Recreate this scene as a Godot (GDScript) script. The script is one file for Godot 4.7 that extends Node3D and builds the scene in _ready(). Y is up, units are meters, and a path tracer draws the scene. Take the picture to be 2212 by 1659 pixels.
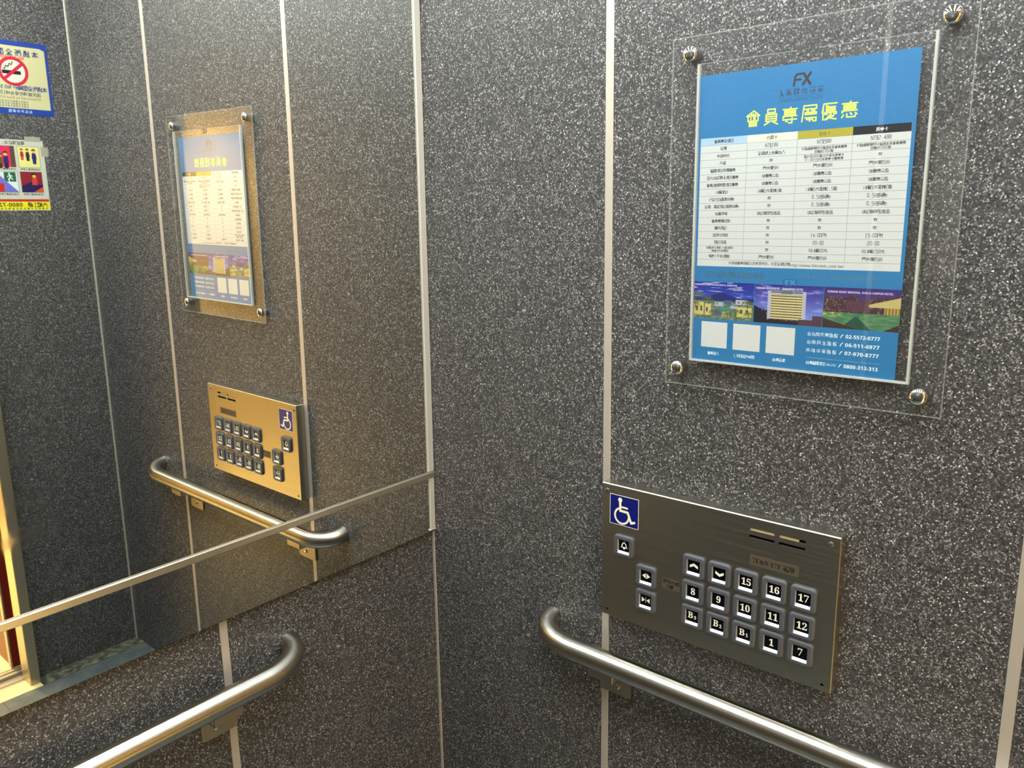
extends Node3D
# A lift car seen from inside: dark speckled laminate walls, a tilted mirror on the back wall, a member-offer poster and a wheelchair-height control panel on the right wall.
# Axes: the corner of back wall (z = 0) and right wall (x = 0) is the origin on the floor; the car lies at x < 0, z > 0.

const CAR_W := 1.5
const CAR_D := 1.5564
const CAR_H := 2.36
const FRONT_T := 0.044
const SEAM_A := 0.4548
const SEAM_B := 1.0935
const BACK_SEAM := 0.506
const MIRROR_AT := Vector3(0.0, 1.0, 0.0106)
const MIRROR_NORMAL := Vector3(0.0039, -0.011, 1.0)

var M := {}
var taken := {}


func _ready() -> void:
	set_camera()
	set_environment()
	make_materials()
	build_shell()
	build_lamps()
	build_landing()
	build_mirror()
	build_rails()
	build_control_panel()
	build_poster()
	build_front_signs()
	build_left_notice()


func set_camera() -> void:
	var cam := Camera3D.new()
	cam.name = "camera"
	add_child(cam)
	cam.fov = rad_to_deg(2.0 * atan(829.5 / 1724.01))
	cam.near = 0.02
	cam.far = 50.0
	var b := Basis(Vector3.UP, -0.8678) * Basis(Vector3.RIGHT, -0.2089) * Basis(Vector3.BACK, -0.0172)
	cam.transform = Transform3D(b, Vector3(-1.1443, 1.5088, 1.2066))
	cam.current = true


func set_environment() -> void:
	var we := WorldEnvironment.new()
	we.name = "environment"
	var e := Environment.new()
	e.background_mode = Environment.BG_COLOR
	e.background_color = Color(0, 0, 0)
	e.tonemap_mode = Environment.TONE_MAPPER_LINEAR
	e.tonemap_exposure = 1.04
	e.sdfgi_enabled = true
	e.ssao_enabled = true
	e.ssil_enabled = true
	we.environment = e
	add_child(we)


# ---------------------------------------------------------------- helpers

func numbered(called: String) -> String:
	if not taken.has(called):
		taken[called] = 0
		return called
	taken[called] += 1
	return "%s_%03d" % [called, taken[called]]


func thing(called: String, label: String, category: String, t := Transform3D(), group := "") -> Node3D:
	var o := Node3D.new()
	o.name = numbered(called)
	add_child(o)
	o.transform = t
	o.set_meta("label", label)
	o.set_meta("category", category)
	if group != "":
		o.set_meta("group", group)
	return o


func setting(called: String, label: String, category: String) -> Node3D:
	var o := thing(called, label, category)
	o.set_meta("kind", "structure")
	return o


func part(called: String, mesh: Mesh, material: Material, parent: Node3D, at := Vector3.ZERO) -> MeshInstance3D:
	var o := MeshInstance3D.new()
	o.name = called
	o.mesh = mesh
	o.material_override = material
	o.position = at
	parent.add_child(o, true)
	return o


func on_right(y: float, z: float, out := 0.0) -> Transform3D:   # local x runs along +z, y up, z out of the wall
	return Transform3D(Basis(Vector3(0, 0, 1), Vector3.UP, Vector3(-1, 0, 0)), Vector3(-out, y, z))


func on_front(x: float, y: float, out := 0.0) -> Transform3D:
	return Transform3D(Basis(Vector3(-1, 0, 0), Vector3.UP, Vector3(0, 0, -1)), Vector3(x, y, CAR_D - out))


func on_left(y: float, z: float, out := 0.0) -> Transform3D:
	return Transform3D(Basis(Vector3(0, 0, -1), Vector3.UP, Vector3(1, 0, 0)), Vector3(-CAR_W + out, y, z))


func starting(flat := true) -> SurfaceTool:
	var st := SurfaceTool.new()
	st.begin(Mesh.PRIMITIVE_TRIANGLES)
	if flat:
		st.set_smooth_group(-1)
	return st


func done(st: SurfaceTool) -> ArrayMesh:
	st.generate_normals()
	return st.commit()


func tri(st: SurfaceTool, a: Vector3, b: Vector3, c: Vector3, from: Vector3) -> void:
	if (b - a).cross(c - a).dot((a + b + c) / 3.0 - from) > 0.0:   # front faces run clockwise
		var s := b
		b = c
		c = s
	st.add_vertex(a)
	st.add_vertex(b)
	st.add_vertex(c)


func quad(st: SurfaceTool, a: Vector3, b: Vector3, c: Vector3, d: Vector3, from: Vector3) -> void:
	tri(st, a, b, c, from)
	tri(st, a, c, d, from)


func add_box(st: SurfaceTool, lo: Vector3, hi: Vector3, bevel := 0.0) -> void:
	var c := (lo + hi) * 0.5
	var h := (hi - lo) * 0.5
	var b: float = min(bevel, min(h.x, min(h.y, h.z)) * 0.9)
	for axis in 3:
		var u := (axis + 1) % 3
		var v := (axis + 2) % 3
		for s in [-1.0, 1.0]:
			var q := []
			for k in [[-1.0, -1.0], [1.0, -1.0], [1.0, 1.0], [-1.0, 1.0]]:
				var p := Vector3.ZERO
				p[axis] = s * h[axis]
				p[u] = k[0] * (h[u] - b)
				p[v] = k[1] * (h[v] - b)
				q.append(c + p)
			quad(st, q[0], q[1], q[2], q[3], c)
		if b > 0.0:
			for su in [-1.0, 1.0]:
				for sv in [-1.0, 1.0]:
					var q := []
					for k in [[-1.0, 0], [1.0, 0], [1.0, 1], [-1.0, 1]]:
						var p := Vector3.ZERO
						p[axis] = k[0] * (h[axis] - b)
						p[u] = su * (h[u] - (b if k[1] == 0 else 0.0))
						p[v] = sv * (h[v] - (b if k[1] == 1 else 0.0))
						q.append(c + p)
					quad(st, q[0], q[1], q[2], q[3], c)
	if b > 0.0:
		for sx in [-1.0, 1.0]:
			for sy in [-1.0, 1.0]:
				for sz in [-1.0, 1.0]:
					var s := Vector3(sx, sy, sz)
					tri(st, c + s * (h - Vector3(0, b, b)), c + s * (h - Vector3(b, 0, b)), c + s * (h - Vector3(b, b, 0)), c)


func box(lo: Vector3, hi: Vector3, bevel := 0.0) -> ArrayMesh:
	var st := starting()
	add_box(st, lo, hi, bevel)
	return done(st)


func rounded(cx: float, cy: float, w: float, h: float, r: float, n := 5) -> PackedVector2Array:   # outline, counter-clockwise
	var out := PackedVector2Array()
	for k in 4:
		var sx: float = [1.0, -1.0, -1.0, 1.0][k]
		var sy: float = [1.0, 1.0, -1.0, -1.0][k]
		for i in n:
			var a := PI * 0.5 * (k + float(i) / (n - 1))
			out.append(Vector2(cx + sx * (w * 0.5 - r) + r * cos(a), cy + sy * (h * 0.5 - r) + r * sin(a)))
	return out


func loft(st: SurfaceTool, loops: Array, depths: Array, cap_last := false, cap_first := false) -> void:   # loops of 2D outlines at heights
	for k in loops.size() - 1:
		var a: PackedVector2Array = loops[k]
		var b: PackedVector2Array = loops[k + 1]
		for i in a.size():
			var j := (i + 1) % a.size()
			var p := Vector3(a[i].x, a[i].y, depths[k])
			var q := Vector3(a[j].x, a[j].y, depths[k])
			var r := Vector3(b[j].x, b[j].y, depths[k + 1])
			var s := Vector3(b[i].x, b[i].y, depths[k + 1])
			for v in [p, r, q, p, s, r]:
				st.add_vertex(v)
	if cap_last:
		flat_cap(st, loops[-1], depths[-1], true)
	if cap_first:
		flat_cap(st, loops[0], depths[0], false)


func flat_cap(st: SurfaceTool, outline: PackedVector2Array, z: float, up: bool) -> void:
	var index := Geometry2D.triangulate_polygon(outline)
	for k in range(0, index.size(), 3):
		var q := [outline[index[k]], outline[index[k + 1]], outline[index[k + 2]]]
		var ccw: bool = (q[1] - q[0]).cross(q[2] - q[0]) > 0.0
		if ccw == up:
			q.reverse()
		for p in q:
			st.add_vertex(Vector3(p.x, p.y, z))


func plate(outline: PackedVector2Array, z0: float, z1: float) -> ArrayMesh:
	var st := starting()
	loft(st, [outline, outline], [z0, z1], true, true)
	return done(st)


func sheet(w: float, h: float, thick: float) -> ArrayMesh:   # lower-left corner at the origin, front face with a picture's UVs
	var st := starting()
	var f := [[Vector3(0, 0, thick), Vector2(0, 1)], [Vector3(0, h, thick), Vector2(0, 0)], [Vector3(w, h, thick), Vector2(1, 0)], [Vector3(w, 0, thick), Vector2(1, 1)]]
	for k in [0, 1, 2, 0, 2, 3]:
		st.set_uv(f[k][1])
		st.add_vertex(f[k][0])
	var c := Vector3(w, h, 0) * 0.5
	st.set_uv(Vector2(0.004, 0.004))
	for k in 4:
		var a: Vector3 = f[k][0]
		var b: Vector3 = f[(k + 1) % 4][0]
		quad(st, a, b, Vector3(b.x, b.y, 0), Vector3(a.x, a.y, 0), c)
	quad(st, Vector3(0, 0, 0), Vector3(w, 0, 0), Vector3(w, h, 0), Vector3(0, h, 0), Vector3(c.x, c.y, 1))
	return done(st)


func lathe(profile: Array, segments := 28) -> ArrayMesh:   # profile of (radius, height) turned about local z
	var st := starting(false)
	for k in profile.size() - 1:
		var a: Vector2 = profile[k]
		var b: Vector2 = profile[k + 1]
		st.set_smooth_group(k if (k == 0 or a.distance_to(b) > 0.0025) else 90)
		for i in segments:
			var t0 := TAU * i / segments
			var t1 := TAU * (i + 1) / segments
			var p := Vector3(a.x * cos(t0), a.x * sin(t0), a.y)
			var q := Vector3(a.x * cos(t1), a.x * sin(t1), a.y)
			var r := Vector3(b.x * cos(t1), b.x * sin(t1), b.y)
			var s := Vector3(b.x * cos(t0), b.x * sin(t0), b.y)
			if a.x > 0.0:
				for v in [p, r, q]:
					st.add_vertex(v)
			if b.x > 0.0:
				for v in [p, s, r]:
					st.add_vertex(v)
	return done(st)


func tube(points: PackedVector3Array, radius: float, segments := 28) -> ArrayMesh:
	var st := SurfaceTool.new()
	st.begin(Mesh.PRIMITIVE_TRIANGLES)
	var rings := []
	var side := Vector3.UP
	for k in points.size():
		var ahead := (points[min(k + 1, points.size() - 1)] - points[max(k - 1, 0)]).normalized()
		var across := ahead.cross(side).normalized()
		var ring := []
		for i in segments:
			var t := TAU * i / segments
			ring.append([points[k], across * cos(t) + side * sin(t)])
		rings.append(ring)
	var along := 0.0
	for k in points.size() - 1:
		var step := points[k].distance_to(points[k + 1])
		for i in segments:
			var j := (i + 1) % segments
			var q := [rings[k][i], rings[k + 1][i], rings[k + 1][j], rings[k][j]]
			var uv := [Vector2(along, float(i) / segments), Vector2(along + step, float(i) / segments), Vector2(along + step, float(i + 1) / segments), Vector2(along, float(i + 1) / segments)]
			for n in [0, 2, 1, 0, 3, 2]:
				st.set_normal(q[n][1])
				st.set_uv(uv[n])
				st.add_vertex(q[n][0] + q[n][1] * radius)
		along += step
	return st.commit()


# ---------------------------------------------------------------- materials

func mat(called: String, color: Color, rough: float, metal := 0.0, spec := 0.5) -> StandardMaterial3D:
	var m := StandardMaterial3D.new()
	m.resource_name = called
	m.albedo_color = color
	m.roughness = rough
	m.metallic = metal
	m.metallic_specular = spec
	M[called] = m
	return m


func noise_bytes(kind: int, size: int, cells: float, seed_value: int, cell_value := false) -> PackedByteArray:
	var n := FastNoiseLite.new()
	n.noise_type = kind
	n.seed = seed_value
	n.frequency = cells / size
	n.fractal_type = FastNoiseLite.FRACTAL_NONE
	if cell_value:
		n.cellular_return_type = FastNoiseLite.RETURN_CELL_VALUE
	return n.get_seamless_image(size, size, false, false, 0.1, true).get_data()


func speckle() -> void:   # chips of many greys pressed together, laid so that the tile wraps round
	var size := 1024
	var rng := RandomNumberGenerator.new()
	rng.seed = 20
	var tone := PackedFloat32Array()
	tone.resize(size * size)
	tone.fill(0.25)
	for k in 105000:
		var pick := rng.randf()
		var v := rng.randf_range(0.10, 0.27)
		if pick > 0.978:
			v = rng.randf_range(0.78, 1.0)  # whitest chips: pale speckle that also paints the laminate's sparkle into the colour
		elif pick > 0.80:
			v = rng.randf_range(0.50, 0.72)
		elif pick > 0.42:
			v = rng.randf_range(0.28, 0.48)
		var cx := rng.randf() * size
		var cy := rng.randf() * size
		var turn := rng.randf() * PI
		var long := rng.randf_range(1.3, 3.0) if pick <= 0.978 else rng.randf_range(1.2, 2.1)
		var wide := rng.randf_range(0.8, 1.5)
		var ca := cos(turn)
		var sa := sin(turn)
		var reach := int(long) + 1
		for dy in range(-reach, reach + 1):
			for dx in range(-reach, reach + 1):
				var u := (dx * ca + dy * sa) / long
				var w := (dy * ca - dx * sa) / wide
				if u * u + w * w < 1.0:
					tone[((int(cy) + dy + size) % size) * size + (int(cx) + dx + size) % size] = v
	var color := PackedByteArray()
	color.resize(size * size * 3)
	for i in size * size:
		var s := tone[i]
		color[i * 3] = int(254.0 * s)
		color[i * 3 + 1] = int(251.0 * s)
		color[i * 3 + 2] = int(253.0 * s)
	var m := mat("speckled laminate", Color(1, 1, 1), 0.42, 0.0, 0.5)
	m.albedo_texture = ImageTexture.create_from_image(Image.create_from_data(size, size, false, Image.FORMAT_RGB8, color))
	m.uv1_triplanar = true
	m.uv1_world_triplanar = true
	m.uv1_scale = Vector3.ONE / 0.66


func brushed(called: String, color: Color, rough: float, stretch: Vector3) -> StandardMaterial3D:   # satin steel with drawn lines and faint stains
	var size := 512
	var lines := noise_bytes(FastNoiseLite.TYPE_SIMPLEX, size, 90.0, 3)
	var stain := noise_bytes(FastNoiseLite.TYPE_SIMPLEX, size, 5.0, 8)
	var data := PackedByteArray()
	data.resize(size * size)
	for i in size * size:
		data[i] = int(clampf(190.0 + 0.10 * lines[i] + 0.12 * stain[i], 0.0, 255.0))
	var m := mat(called, color, rough, 1.0)
	m.roughness_texture = ImageTexture.create_from_image(Image.create_from_data(size, size, false, Image.FORMAT_L8, data))
	m.uv1_triplanar = true
	m.uv1_scale = stretch
	return m


func glass(called: String, alpha: float, color := Color(1, 1, 1), rough := 0.0) -> StandardMaterial3D:
	var m := mat(called, Color(color.r, color.g, color.b, alpha), rough)
	m.transparency = BaseMaterial3D.TRANSPARENCY_ALPHA
	return m


func lamp_material(called: String, color: Color, energy: float) -> StandardMaterial3D:
	var m := mat(called, Color(0.9, 0.9, 0.9), 0.6)
	m.emission_enabled = true
	m.emission = color
	m.emission_energy_multiplier = energy
	return m


func make_materials() -> void:
	speckle()
	brushed("panel steel", Color(0.70, 0.68, 0.63), 0.40, Vector3(0.8, 40, 0.8))
	var rail := mat("rail steel", Color(0.76, 0.75, 0.72), 0.28, 1.0)
	rail.anisotropy_enabled = true
	rail.anisotropy = 0.9
	mat("strip steel", Color(0.82, 0.79, 0.75), 0.42, 0.55)
	mat("bracket steel", Color(0.70, 0.66, 0.60), 0.4, 0.95)
	mat("mirror trim", Color(0.80, 0.79, 0.76), 0.42, 0.2)
	mat("moulding metal", Color(0.84, 0.81, 0.74), 0.30, 0.9)
	mat("mirror edge", Color(0.10, 0.16, 0.13), 0.2)
	mat("chrome", Color(0.88, 0.88, 0.88), 0.05, 1.0)
	mat("satin chrome", Color(0.62, 0.61, 0.60), 0.35, 1.0)
	glass("acrylic", 0.004)
	glass("acrylic edge", 0.10, Color(0.86, 0.88, 0.86), 0.25)  # whitish tint paints the light that clear acrylic gathers at its edges
	glass("pocket edge", 0.42, Color(0.86, 0.88, 0.86), 0.25)  # gathered edge light painted in again, stronger, for the pocket rims
	mat("bezel plastic", Color(0.30, 0.31, 0.345), 0.42)
	mat("button rim", Color(0.72, 0.74, 0.79), 0.25, 0.4)
	mat("button face", Color(0.02, 0.02, 0.025), 0.18)
	mat("legend white", Color(0.93, 0.93, 0.90), 0.5)
	mat("cavity plastic", Color(0.22, 0.22, 0.23), 0.8)
	mat("slot foam", Color(0.86, 0.82, 0.64), 0.8)
	mat("ceiling panel", Color(0.72, 0.73, 0.72), 0.4)
	lamp_material("car lamp", Color(0.975, 1.0, 0.985), 6.0)
	lamp_material("landing lamp", Color(1.0, 0.90, 0.70), 5.0)
	mat("jamb steel", Color(0.70, 0.66, 0.58), 0.35, 0.8)
	mat("sill aluminium", Color(0.72, 0.68, 0.60), 0.4, 0.8)
	mat("grey mortar", Color(0.42, 0.41, 0.39), 0.8)
	mat("red paint", Color(0.45, 0.07, 0.05), 0.4)
	mat("landing wall", Color(0.76, 0.69, 0.52), 0.6)
	mat("landing ceiling", Color(0.85, 0.80, 0.70), 0.8)
	mat("tape", Color(0.62, 0.60, 0.55), 0.4)
	mat("door paint", Color(0.42, 0.41, 0.40), 0.4, 0.6)
	stone("floor stone", Color(0.30, 0.33, 0.34), Color(0.42, 0.45, 0.46), 14.0)
	stone("border stone", Color(0.14, 0.16, 0.13), Color(0.56, 0.56, 0.48), 36.0)
	stone("landing stone", Color(0.80, 0.74, 0.54), Color(0.90, 0.84, 0.64), 3.0)


func stone(called: String, low: Color, high: Color, cells: float) -> void:
	var n := FastNoiseLite.new()
	n.seed = called.length()
	n.frequency = cells / 512.0
	n.fractal_octaves = 5
	var data := n.get_seamless_image(512, 512).get_data()
	var out := PackedByteArray()
	out.resize(512 * 512 * 3)
	for i in 512 * 512:
		var c := low.lerp(high, data[i] / 255.0)
		out[i * 3] = int(c.r * 255)
		out[i * 3 + 1] = int(c.g * 255)
		out[i * 3 + 2] = int(c.b * 255)
	var m := mat(called, Color(1, 1, 1), 0.28)
	m.albedo_texture = ImageTexture.create_from_image(Image.create_from_data(512, 512, false, Image.FORMAT_RGB8, out))
	m.uv1_triplanar = true
	m.uv1_world_triplanar = true


# ---------------------------------------------------------------- the car

func panels(wall: Node3D, cuts: Array, lo: Vector3, hi: Vector3, axis: int, face: float, out_axis: int, out: float) -> void:
	# laminate panels between 15 mm steel cover strips; face is the wall's plane along out_axis, out the side of the room
	var edges := [lo[axis]]
	for c in cuts:
		edges.append(c - 0.0075)
		edges.append(c + 0.0075)
	edges.append(hi[axis])
	for k in edges.size() - 1:
		var a := lo
		var b := hi
		a[axis] = edges[k]
		b[axis] = edges[k + 1]
		if k % 2 == 0:
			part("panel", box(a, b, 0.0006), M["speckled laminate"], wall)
		else:
			if out > 0.0:
				b[out_axis] = face + 0.0012
			else:
				a[out_axis] = face - 0.0012
			part("cover_strip", box(a, b, 0.0006), M["strip steel"], wall)


func build_shell() -> void:
	var t := 0.04
	var w := setting("wall_right", "dark grey speckled laminate wall with two upright steel strips, carrying poster and button panel", "wall")
	panels(w, [SEAM_A, SEAM_B], Vector3(0, 0, -t), Vector3(t, CAR_H, CAR_D + t), 2, 0.0, 0, -1.0)
	w = setting("wall_back", "dark grey speckled laminate wall below and behind the mirror", "wall")
	panels(w, [-CAR_W + BACK_SEAM, -BACK_SEAM], Vector3(-CAR_W, 0, -t), Vector3(0, CAR_H, 0), 0, 0.0, 2, 1.0)
	w = setting("wall_left", "dark grey speckled laminate wall facing the button panel", "wall")
	panels(w, [SEAM_A, SEAM_B], Vector3(-CAR_W - t, 0, -t), Vector3(-CAR_W, CAR_H, CAR_D + t), 2, -CAR_W, 0, 1.0)
	w = setting("wall_front", "dark grey speckled laminate wall with notices beside the lift doorway", "wall")
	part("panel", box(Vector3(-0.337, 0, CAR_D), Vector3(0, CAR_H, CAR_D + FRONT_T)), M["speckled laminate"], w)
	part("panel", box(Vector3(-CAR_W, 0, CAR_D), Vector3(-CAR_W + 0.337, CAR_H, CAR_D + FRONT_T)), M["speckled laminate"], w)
	part("transom", box(Vector3(-CAR_W + 0.337, 2.10, CAR_D), Vector3(-0.337, CAR_H, CAR_D + FRONT_T)), M["strip steel"], w)
	var c := setting("trim_1", "thin steel corner strip below the mirror edge", "trim")
	part("corner_strip", box(Vector3(-0.003, 0, 0), Vector3(0, 0.838, 0.0075), 0.001), M["strip steel"], c)
	c = setting("trim_2", "thin steel corner strip between notice wall and button panel wall", "trim")
	part("corner_strip", box(Vector3(-0.006, 0, CAR_D - 0.004), Vector3(0, CAR_H, CAR_D), 0.001), M["strip steel"], c)
	# floor: stone border along the walls, grey tiles with open joints inside
	var f := setting("floor", "grey stone tile floor with a mottled border along the walls", "floor")
	part("slab", box(Vector3(-CAR_W - t, -0.06, -t), Vector3(t, -0.003, CAR_D + FRONT_T)), M["grey mortar"], f)
	part("border", box(Vector3(-0.337, -0.003, CAR_D - 0.061), Vector3(0, 0, CAR_D), 0.0008), M["border stone"], f)
	part("border", box(Vector3(-CAR_W, -0.003, CAR_D - 0.061), Vector3(-CAR_W + 0.337, 0, CAR_D), 0.0008), M["border stone"], f)
	part("border", box(Vector3(-CAR_W + 0.3385, -0.003, CAR_D - 0.061), Vector3(-0.3385, 0, CAR_D + 0.012), 0.0008), M["landing stone"], f)
	var xs := [0.0, -0.159, -0.459, -0.759, -1.059, -1.359, -CAR_W]
	var zs := [CAR_D - 0.063, 1.195, 0.895, 0.595, 0.295, 0.0]
	for i in xs.size() - 1:
		for j in zs.size() - 1:
			part("tile", box(Vector3(xs[i + 1] + 0.001, -0.003, zs[j + 1] + 0.001), Vector3(xs[i] - 0.001, 0, zs[j] - 0.001), 0.0008), M["floor stone"], f)
	var roof := setting("ceiling", "pale metal ceiling of the lift car", "ceiling")
	part("panel", box(Vector3(-CAR_W - t, CAR_H, -t), Vector3(t, CAR_H + t, CAR_D + FRONT_T)), M["ceiling panel"], roof)
	# door posts of the car
	for s in [0, 1]:
		var x: float = -0.3365 if s == 0 else -CAR_W + 0.3365
		var far: float = -0.368 if s == 0 else -CAR_W + 0.368
		var j := thing("door_post", "steel door post beside the no smoking notice" if s == 0 else "steel door post near the left wall", "door post")
		part("post", box(Vector3(minf(x, far), 0, CAR_D - 0.038), Vector3(maxf(x, far), 2.10, CAR_D + 0.03), 0.002), M["jamb steel"], j)
		if s == 0:
			for y in [0.48, 1.3]:
				var sc := part("screw", lathe([Vector2(0.004, 0), Vector2(0.004, 0.0006), Vector2(0, 0.001)], 12), M["satin chrome"], j, Vector3(far, y, CAR_D - 0.012))
				sc.rotation.y = -PI / 2


func build_lamps() -> void:   # four strip lamps across the car
	for k in 4:
		var z: float = [0.22, 0.60, 0.97, 1.34][k]
		var where: String = ["nearest the mirror wall", "second from the mirror wall", "second from the doorway", "nearest the doorway"][k]
		var l := thing("ceiling_lamp", "long white strip lamp on the car ceiling, " + where, "lamp", Transform3D(Basis(), Vector3(-0.75, CAR_H, z)), "strip lamps of the car")
		var st := starting()
		for s in [-1.0, 1.0]:
			add_box(st, Vector3(-0.62, -0.014, s * 0.048 - 0.006), Vector3(0.62, 0, s * 0.048 + 0.006), 0.002)
			add_box(st, Vector3(s * 0.614 - 0.006, -0.014, -0.042), Vector3(s * 0.614 + 0.006, 0, 0.042), 0.002)
		part("frame", done(st), M["satin chrome"], l)
		part("diffuser", box(Vector3(-0.608, -0.008, -0.042), Vector3(0.608, 0.0, 0.042), 0.002), M["car lamp"], l)
		var a := AreaLight3D.new()
		a.name = "glow"
		a.area_size = Vector2(1.20, 0.08)
		a.light_color = Color(0.975, 1.0, 0.985)
		a.light_energy = 0.98
		a.area_range = 12.0
		a.shadow_enabled = true
		a.position = Vector3(0, -0.016, 0)
		a.rotation.x = -PI / 2
		l.add_child(a)


func frame_mesh(outer: float, inner: float, drop: float) -> ArrayMesh:
	var st := starting()
	var o := outer / 2
	var i := inner / 2
	add_box(st, Vector3(-o, -drop, -o), Vector3(o, 0, -i), 0.002)
	add_box(st, Vector3(-o, -drop, i), Vector3(o, 0, o), 0.002)
	add_box(st, Vector3(-o, -drop, -i), Vector3(-i, 0, i), 0.002)
	add_box(st, Vector3(i, -drop, -i), Vector3(o, 0, i), 0.002)
	return done(st)


func build_landing() -> void:
	var sill := thing("door_sill", "grooved metal sill between lift floor and landing", "sill", Transform3D(Basis(), Vector3(-0.75, 0, 1.61)))
	var st := starting()
	for g in [[-0.042, -0.030], [-0.022, -0.006], [0.030, 0.044], [0.052, 0.066]]:
		add_box(st, Vector3(-0.40, -0.02, g[0]), Vector3(0.40, 0.0, g[1]), 0.0015)
	part("tread", done(st), M["sill aluminium"], sill)
	part("channel", box(Vector3(-0.40, -0.05, -0.042), Vector3(0.40, -0.012, 0.07)), M["grey mortar"], sill)
	for s in [0, 1]:
		var inner: float = -0.37 if s == 0 else -CAR_W + 0.37
		var outer: float = 0.75 if s == 0 else -2.3
		var side: float = 1.0 if s == 0 else -1.0
		var p := setting("wall_landing_right" if s == 0 else "wall_landing_left", "tan landing wall with red doorway leg beside the no smoking notice" if s == 0 else "tan landing wall with red doorway leg across the doorway", "wall")
		var rim := inner + side * 0.09
		part("frame_leg", box(Vector3(minf(inner + side * 0.006, rim), 0, 1.682), Vector3(maxf(inner + side * 0.006, rim), 2.19, 1.80)), M["red paint"], p)
		part("panel", box(Vector3(minf(rim, outer), 0, 1.69), Vector3(maxf(rim, outer), 2.6, 1.795)), M["landing wall"], p)
		part("edge_strip", box(Vector3(minf(inner, inner + side * 0.006), 0, 1.678), Vector3(maxf(inner, inner + side * 0.006), 2.1, 1.70), 0.001), M["sill aluminium"], p)
	var top := setting("wall_landing_top", "tan wall and red door head above the landing doorway", "wall")
	part("frame_head", box(Vector3(-CAR_W + 0.376, 2.1, 1.682), Vector3(-0.376, 2.19, 1.80)), M["red paint"], top)
	part("panel", box(Vector3(-CAR_W + 0.28, 2.19, 1.69), Vector3(-0.28, 2.6, 1.795)), M["landing wall"], top)
	var fl := setting("floor_landing", "warm beige stone landing floor", "floor")
	part("slab", box(Vector3(-2.3, -0.06, 1.68), Vector3(0.75, 0, 3.14)), M["landing stone"], fl)
	var b := setting("wall_landing_back", "tan landing wall facing the lift", "wall")
	part("panel", box(Vector3(-2.3, 0, 3.1), Vector3(0.75, 2.6, 3.14)), M["landing wall"], b)
	b = setting("wall_landing_end", "tan end wall of the landing", "wall")
	part("panel", box(Vector3(0.75, -0.06, 1.68), Vector3(0.79, 2.6, 3.14)), M["landing wall"], b)
	b = setting("wall_landing_far_end", "tan far end wall of the landing", "wall")
	part("panel", box(Vector3(-2.34, -0.06, 1.68), Vector3(-2.3, 2.6, 3.14)), M["landing wall"], b)
	b = setting("ceiling_landing", "cream landing ceiling", "ceiling")
	part("panel", box(Vector3(-2.34, 2.6, 1.68), Vector3(0.79, 2.64, 3.14)), M["landing ceiling"], b)
	var l := thing("landing_lamp", "warm yellow ceiling lamp on the landing", "lamp", Transform3D(Basis(), Vector3(-1.12, 2.6, 2.32)))
	part("frame", frame_mesh(0.66, 0.60, 0.02), M["satin chrome"], l)
	part("diffuser", box(Vector3(-0.30, -0.014, -0.30), Vector3(0.30, 0, 0.30), 0.002), M["landing lamp"], l)
	var a := AreaLight3D.new()
	a.name = "glow"
	a.area_size = Vector2(0.58, 0.58)
	a.light_color = Color(1.0, 0.90, 0.70)
	a.light_energy = 5.0
	a.area_range = 12.0
	a.shadow_enabled = true
	a.position = Vector3(0, -0.02, 0)
	a.rotation.x = -PI / 2
	l.add_child(a)
	for x in [-1.45, -0.55]:
		l = thing("landing_downlight", "round warm downlight over landing floor, " + ("across the doorway from no smoking notice" if x < -1.0 else "on the no smoking notice side"), "lamp", Transform3D(Basis(), Vector3(x, 2.6, 2.75)), "downlights over the landing")
		part("ring", lathe([Vector2(0.085, 0.0), Vector2(0.085, 0.012), Vector2(0.062, 0.012), Vector2(0.058, 0.0)]), M["satin chrome"], l).rotation.x = PI / 2
		part("lens", box(Vector3(-0.045, -0.006, -0.045), Vector3(0.045, 0.0, 0.045), 0.002), M["landing lamp"], l)
		var spot := SpotLight3D.new()
		spot.name = "glow"
		spot.light_color = Color(1.0, 0.90, 0.70)
		spot.light_energy = 14.0
		spot.light_size = 0.05
		spot.spot_range = 12.0
		spot.spot_attenuation = 2.0
		spot.spot_angle = 32.0
		spot.spot_angle_attenuation = 0.6
		spot.shadow_enabled = true
		spot.position = Vector3(0, -0.02, 0)
		spot.rotation.x = -PI / 2
		l.add_child(spot)


func build_mirror() -> void:
	var n := MIRROR_NORMAL.normalized()
	var x := (Vector3.RIGHT - n * n.dot(Vector3.RIGHT)).normalized()
	var m := thing("wall_mirror", "large mirror in two panes divided by a metal moulding on back wall", "mirror", Transform3D(Basis(x, n.cross(x), n), MIRROR_AT))
	var left := -CAR_W + 0.012
	for r in [[-0.1645, -0.0345], [-0.0345, 1.25]]:
		var p := part("pane", sheet(-0.001 - left, r[1] - r[0], 0.005), mirror_material(left, r[0], -0.001 - left, r[1] - r[0]), m, Vector3(left, r[0], -0.005))
		part("glass_edge", box(Vector3(0, -0.0008, -0.0002), Vector3(-0.001 - left, 0.0, 0.0046)), M["mirror edge"], p)
	part("moulding", box(Vector3(left, -0.0415, -0.002), Vector3(-0.0005, -0.028, 0.0045), 0.0015), M["moulding metal"], m)
	part("edge_strip", box(Vector3(-0.0175, -0.0275, 0.0), Vector3(-0.0005, 1.25, 0.0032), 0.0012), M["mirror trim"], m)
	part("edge_strip", box(Vector3(-0.0150, -0.158, 0.0), Vector3(-0.0005, -0.042, 0.0028), 0.0012), M["mirror trim"], m)
	part("edge_strip_end", box(Vector3(-0.0180, -0.1605, -0.001), Vector3(-0.0002, -0.158, 0.0036), 0.0008), M["mirror trim"], m)


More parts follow.
